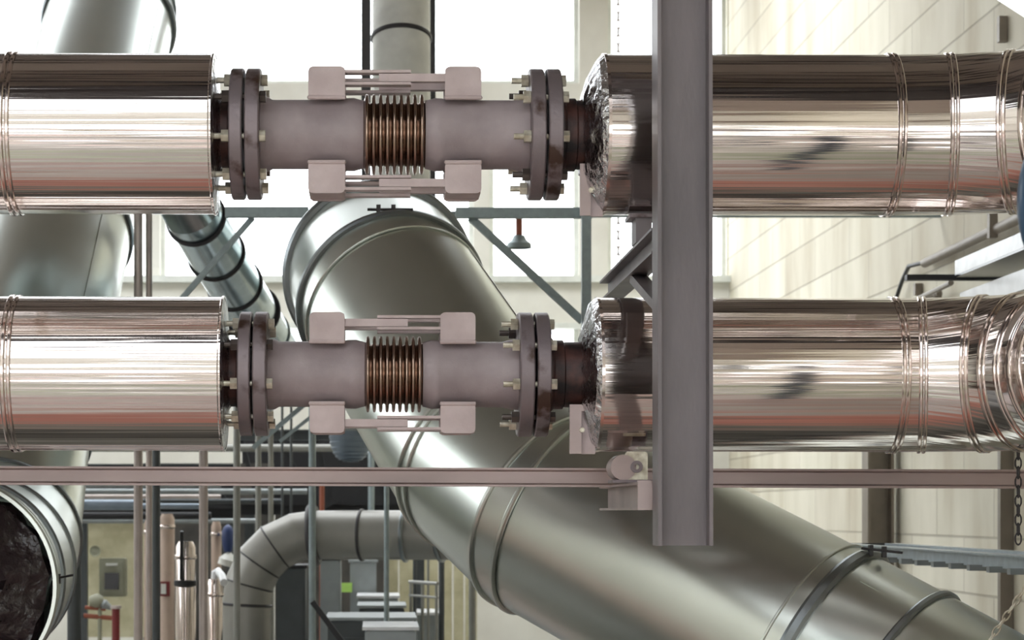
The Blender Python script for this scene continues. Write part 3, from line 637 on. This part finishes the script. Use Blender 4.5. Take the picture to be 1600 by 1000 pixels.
machine('control_cabinet', 500, 532, 872, 960, 18.0, .5, 'mach', 'mach_dark', 'tall dull grey cabinet left of the light green panel', 'cabinet')
machine('tall_bin', 432, 477, 884, 1000, 17.0, .5, 'mach_dark', 'blackish', 'dark box shaped duct right behind the grey elbow', 'cabinet')
machine('machine_cabinet', 652, 690, 958, 1000, 18.8, .7, 'mach', 'white_gloss', 'small pale cabinet right of the low row in front of the cream panels')
b = B(); box(b, P(541, 918, 19.19), (.10, .02, .08)); q_ = tag(obj('green_panel', b, M['green']), 'small light green panel between the two tall grey cabinets', 'panel')
bar('steep_bar', P(488, 940, 14.2), P(540, 1010, 14.2), .035, .035, 'blackish', 'black bar slanting down at the lower centre left of the cabinets')
for (px0, px1, lb) in ((603, 622, 'first cream wall panel from the left behind the cabinets'), (624, 646, 'second cream wall panel from the left behind the cabinets'), (652, 684, 'third cream wall panel from the left, the widest behind the cabinets'), (690, 706, 'fourth cream wall panel from the left, beside the big duct'), (709, 724, 'fifth cream wall panel from the left, beside the big duct'), (727, 745, 'rightmost cream wall panel, partly behind the big duct')):
    x0 = P(px0, 0, 21.5).x; x1 = P(px1, 0, 21.5).x; b = B(); box(b, ((x0+x1)/2, 21.5, .8), (x1-x0, .06, 1.6)); tag(obj('cream_panel', b, M['cream']), lb, 'panel', None)
fpole('dark_post', 648, 18.2, 6, 'pole_dark', 'thin dark post, left one in front of the cream panels', 860, 'post')
fpole('dark_post', 669, 18.0, 4, 'pole_grey', 'thinnest grey post in the middle before the cream panels', 865, 'post')
fpole('dark_post', 690, 17.5, 9, 'pole_dark', 'thicker dark post, right one in front of the cream panels', 860, 'post')
fpole('light_post', 738, 16.5, 11, 'pole_grey', 'grey post beside the big duct at the lower centre', 880, 'post')
t = thing('handrail', P(660, 950, 17.4), 'thin grey handrail in front of the cream panels', 'rail')
b = B(); rod(b, P(640, 909, 17.4), P(684, 912, 17.0), .014, 10); obj('top_rail', b, M['pole_grey'], t)
b = B(); rod(b, P(640, 930, 17.4), P(684, 934, 17.0), .010, 10); obj('mid_rail', b, M['pole_grey'], t)
for px in (642, 660, 682): b = B(); q = P(px, 909+(px-640)*.07, 17.4-(px-640)*.009); rod(b, Vector((q.x, q.y, 0)), q, .012, 10); obj('baluster', b, M['pole_grey'], t)
# ================================================================ RIGHT SIDE
XW = HALL_X1
def wall_pt(px, py):          # point on the right wall
    Y = XW*F/(px-590); return P(px, py, Y)
q0 = wall_pt(1402, 600)
b = B(); prism(b, Vector((XW-.14, q0.y, 0)), Vector((XW-.14, q0.y, q0.z)), hsec(.20, .19, .02, .014), up=Vector((1, 0, 0))); M['olive'] = mat('brown_grey_post', srgb(136, 126, 114), .5, .2)
tag(obj('steel_post', b, M['olive']), 'broad brown grey steel post standing against the block wall', 'post')
q0 = wall_pt(1582, 600)
b = B(); box(b, (XW-.04, q0.y, q0.z/2), (.08, .06, q0.z)); tag(obj('steel_post', b, M['olive']), 'narrow brownish post on the block wall near the right edge', 'post')
# galvanised tray seen end on
a_ = P(1318, 858, 12.0); c_ = P(1720, 890, 8.0); t = thing('cable_tray', c_, 'bluish galvanised cable tray running towards the viewer above the duct at the right', 'cable tray')
M['galv_tray'] = mat('galvanised_tray', srgb(214, 226, 234), .3, .5, nscale=20)
d_ = (c_-a_).normalized()
b = B(); prism(b, a_, c_, [(-.035, -.03), (-.028, -.03), (-.028, .026), (.035, .026), (.035, .032), (-.035, .032)]); obj('side_rail', b, M['galv_tray'], t)
b = B(); prism(b, a_+Vector((.25, 0, 0)), c_+Vector((.25, 0, 0)), [(-.035, -.03), (.035, -.03), (.035, .032), (-.035, .032)]); obj('side_rail', b, M['galv_tray'], t)
n_ = 14
for i in range(n_):
    q = a_.lerp(c_, (i+.5)/n_); b = B(); box(b, q+Vector((.125, 0, -.035)), (.30, .05, .025)); obj('rung', b, M['mach'], t)
b = B(); box(b, a_+Vector((.12, -.01, 0)), (.30, .02, .065)); obj('end_plate', b, M['mach_dark'], t)
# conduit on the wall
b = B(); sweep(b, [wall_pt(1408, 475)+Vector((-.05, 0, 0)), wall_pt(1424, 436)+Vector((-.06, 0, 0)), wall_pt(1438, 416)+Vector((-.08, 0, 0)), P(1452, 408, 15.1)], .015, 12)
tag(obj('black_cable', b, M['blackish']), 'black cable curving up on the block wall between the right pipes', 'cable')
pole('conduit', P(1445, 411, 15.2), P(1606, 335, 12.7), .032, 'olive', 'grey brown conduit running along the block wall between the right pipes', 'conduit')
bar('conduit_bracket', wall_pt(1577, 330)+Vector((-.1, 0, 0)), wall_pt(1577, 372)+Vector((-.1, 0, 0)), .05, .05, 'olive', 'short brown bracket holding the conduit at the right end', 'bracket')
bar('short_pipe', wall_pt(1574, 26)+Vector((-.03, 0, 0)), wall_pt(1574, 66)+Vector((-.03, 0, 0)), .05, .05, 'olive', 'short brown vertical pipe on the wall above the upper elbow', 'pipe')
bar('junction_box', wall_pt(1441, 443)+Vector((-.03, 0, 0)), wall_pt(1441, 462)+Vector((-.03, 0, 0)), .05, .05, 'olive', 'small brown junction box on the wall right of the black cable', 'box')
t = thing('valve', wall_pt(1488, 468)+Vector((-.1, 0, 0)), 'small olive valve just above the lower right pipe', 'valve')
b = B(); rod(b, wall_pt(1470, 462)+Vector((-.1, 0, 0)), wall_pt(1492, 459)+Vector((-.1, 0, 0)), .02, 12); obj('valve_body', b, M['olive'], t)
b = B(); rod(b, wall_pt(1489, 466)+Vector((-.1, 0, 0)), wall_pt(1489, 450)+Vector((-.1, 0, 0)), .028, 12); obj('knob', b, M['olive'], t)
b = B(); rod(b, wall_pt(1455, 470)+Vector((-.12, 0, 0)), P(1486, 442, 12.6), .016, 10); obj('stem', b, M['olive'], t)
# box duct on wall arms
x0_, z0_ = (1492-590)/F*12.2, P(0, 432, 12.2).z
t = thing('box_duct', (x0_+.35, 10, z0_), 'white rectangular duct with dark underside beside the block wall', 'duct')
x1_ = XW-.12
b = B(); box(b, ((x0_+x1_)/2, (12.2+7)/2, z0_+.045), (x1_-x0_, 5.2, .08)); obj('duct_shell', b, M['white_gloss'], t)
b = B(); box(b, ((x0_+x1_)/2, (12.2+7)/2, z0_), (x1_-x0_, 5.18, .012)); obj('underside', b, M['screen'], t)  # black sheet puts the shade under the white duct into the colour
b = B(); box(b, (x0_+.1-.05, 12.26, z0_+.0), (x1_-x0_+.1, .06, .03)); obj('carrier', b, M['blackish'], t)
b = B(); q_ = [P(1500, 472, 12.2), P(1760, 378, 9.4)]
prism(b, q_[0], Vector((q_[0].x, 8.0, q_[0].z)), rect(.3, .10, -.15, 0)); tag(obj('white_tray', b, M['white_gloss']), 'white trunking along the wall just above the lower right elbow', 'trunking')
M['lit'] = mat('glowing_white', (1, 1, 1, 1), .4); M['lit'].node_tree.nodes['Principled BSDF'].inputs['Emission Color'].default_value = (1, 1, 1, 1); M['lit'].node_tree.nodes['Principled BSDF'].inputs['Emission Strength'].default_value = 3  # emission added for an unidentified bright white shape, no lamp known there
a_, c_ = P(1556, -12, 9), P(1680, 68, 9); t = thing('glow_bar', a_, 'white bar made to glow, crossing the upper right corner', 'lamp'); up_ = Vector((.54, 0, .84))
b = B(); prism(b, a_+up_*.1, c_+up_*.1, rect(.16, .05)); obj('glow_bar_back', b, M['white_gloss'], t)
b = B(); prism(b, a_+up_*.035, c_+up_*.035, rect(.13, .07)); obj('glow_strip', b, M['lit'], t)
for k_ in (.1, .9): q = a_.lerp(c_, k_)+up_*.11; b = B(); rod(b, q, Vector((q.x, q.y, HZ)), .008, 8); obj('hanger_rod', b, M['white'], t)
# blue handwheel at right edge
M['blue'] = mat('dark_blue_paint', srgb(44, 72, 98), .3, .0)
cb_ = P(1712, 318, 4.6); t = thing('handwheel', cb_, 'dark blue rounded handwheel cut by the right edge of the view', 'handwheel')
b = B(); seg = 48
pts_ = [cb_+Vector((math.cos(k*2*PI/seg)*.135, 0.02*math.cos(k*2*PI/seg), math.sin(k*2*PI/seg)*.185)) for k in range(seg+1)]
sweep(b, pts_, .032, 16, caps=False); obj('rim', b, M['blue'], t)
for an in (0, 2*PI/3, 4*PI/3):
    b = B(); rod(b, cb_, cb_+Vector((math.cos(an+.5)*.135, 0, math.sin(an+.5)*.185)), .014, 10); obj('spoke', b, M['blue'], t)
b = B(); rod(b, cb_+Vector((0, -.04, 0)), cb_+Vector((0, .34, 0)), .03, 16); rod(b, cb_+Vector((0, .32, 0)), cb_+Vector((.35, .32, 0)), .03, 16); obj('hub', b, M['blue'], t)
b = B(); rod(b, Vector((cb_.x+.35, cb_.y+.32, 0)), cb_+Vector((.35, .32, .05)), .06, 20); obj('valve_riser', b, M['blue'], t)
# chains
def chain(a_, b_, r, label, m='mach', step=None):
    a_ = Vector(a_); b_ = Vector(b_); L_ = (b_-a_).length; d = (b_-a_).normalized(); _, u, v = frame(d); step = r*3.1; n = int(L_/step); b = B()
    for i in range(n):
        c = a_+d*(i+.5)*step; e = u if i % 2 else v
        pts = [c+d*math.cos(k*PI/5)*r*2+e*math.sin(k*PI/5)*r for k in range(10)]; rings = []
        f = d.cross(e)
        for k in range(10):
            o_ = (pts[k]-c).normalized(); rings.append([b.verts.new(pts[k]+(o_*math.cos(j*PI/2)+f*math.sin(j*PI/2))*r*.32) for j in range(4)])
        for k in range(10):
            A_, B_ = rings[k], rings[(k+1) % 10]
            for j in range(4): b.faces.new((A_[j], A_[(j+1) % 4], B_[(j+1) % 4], B_[j]))
    return tag(obj('chain', b, M[m]), label, 'chain')
chain(P(1591, 672, 7.35), P(1591, 858, 7.35), .010, 'dark link chain hanging at the right edge beside the long rail', 'dark')
chain(P(1625, 885, 7.2), P(1540, 1010, 7.2), .0095, 'pale link chain slanting down in the lower right corner', 'nut')
chain(Vector((P(966, 0, 16).x, 16, HZ-.6)), P(966, 420, 16), .018, 'faint pale chain hanging in front of the bright window', 'pole_light')
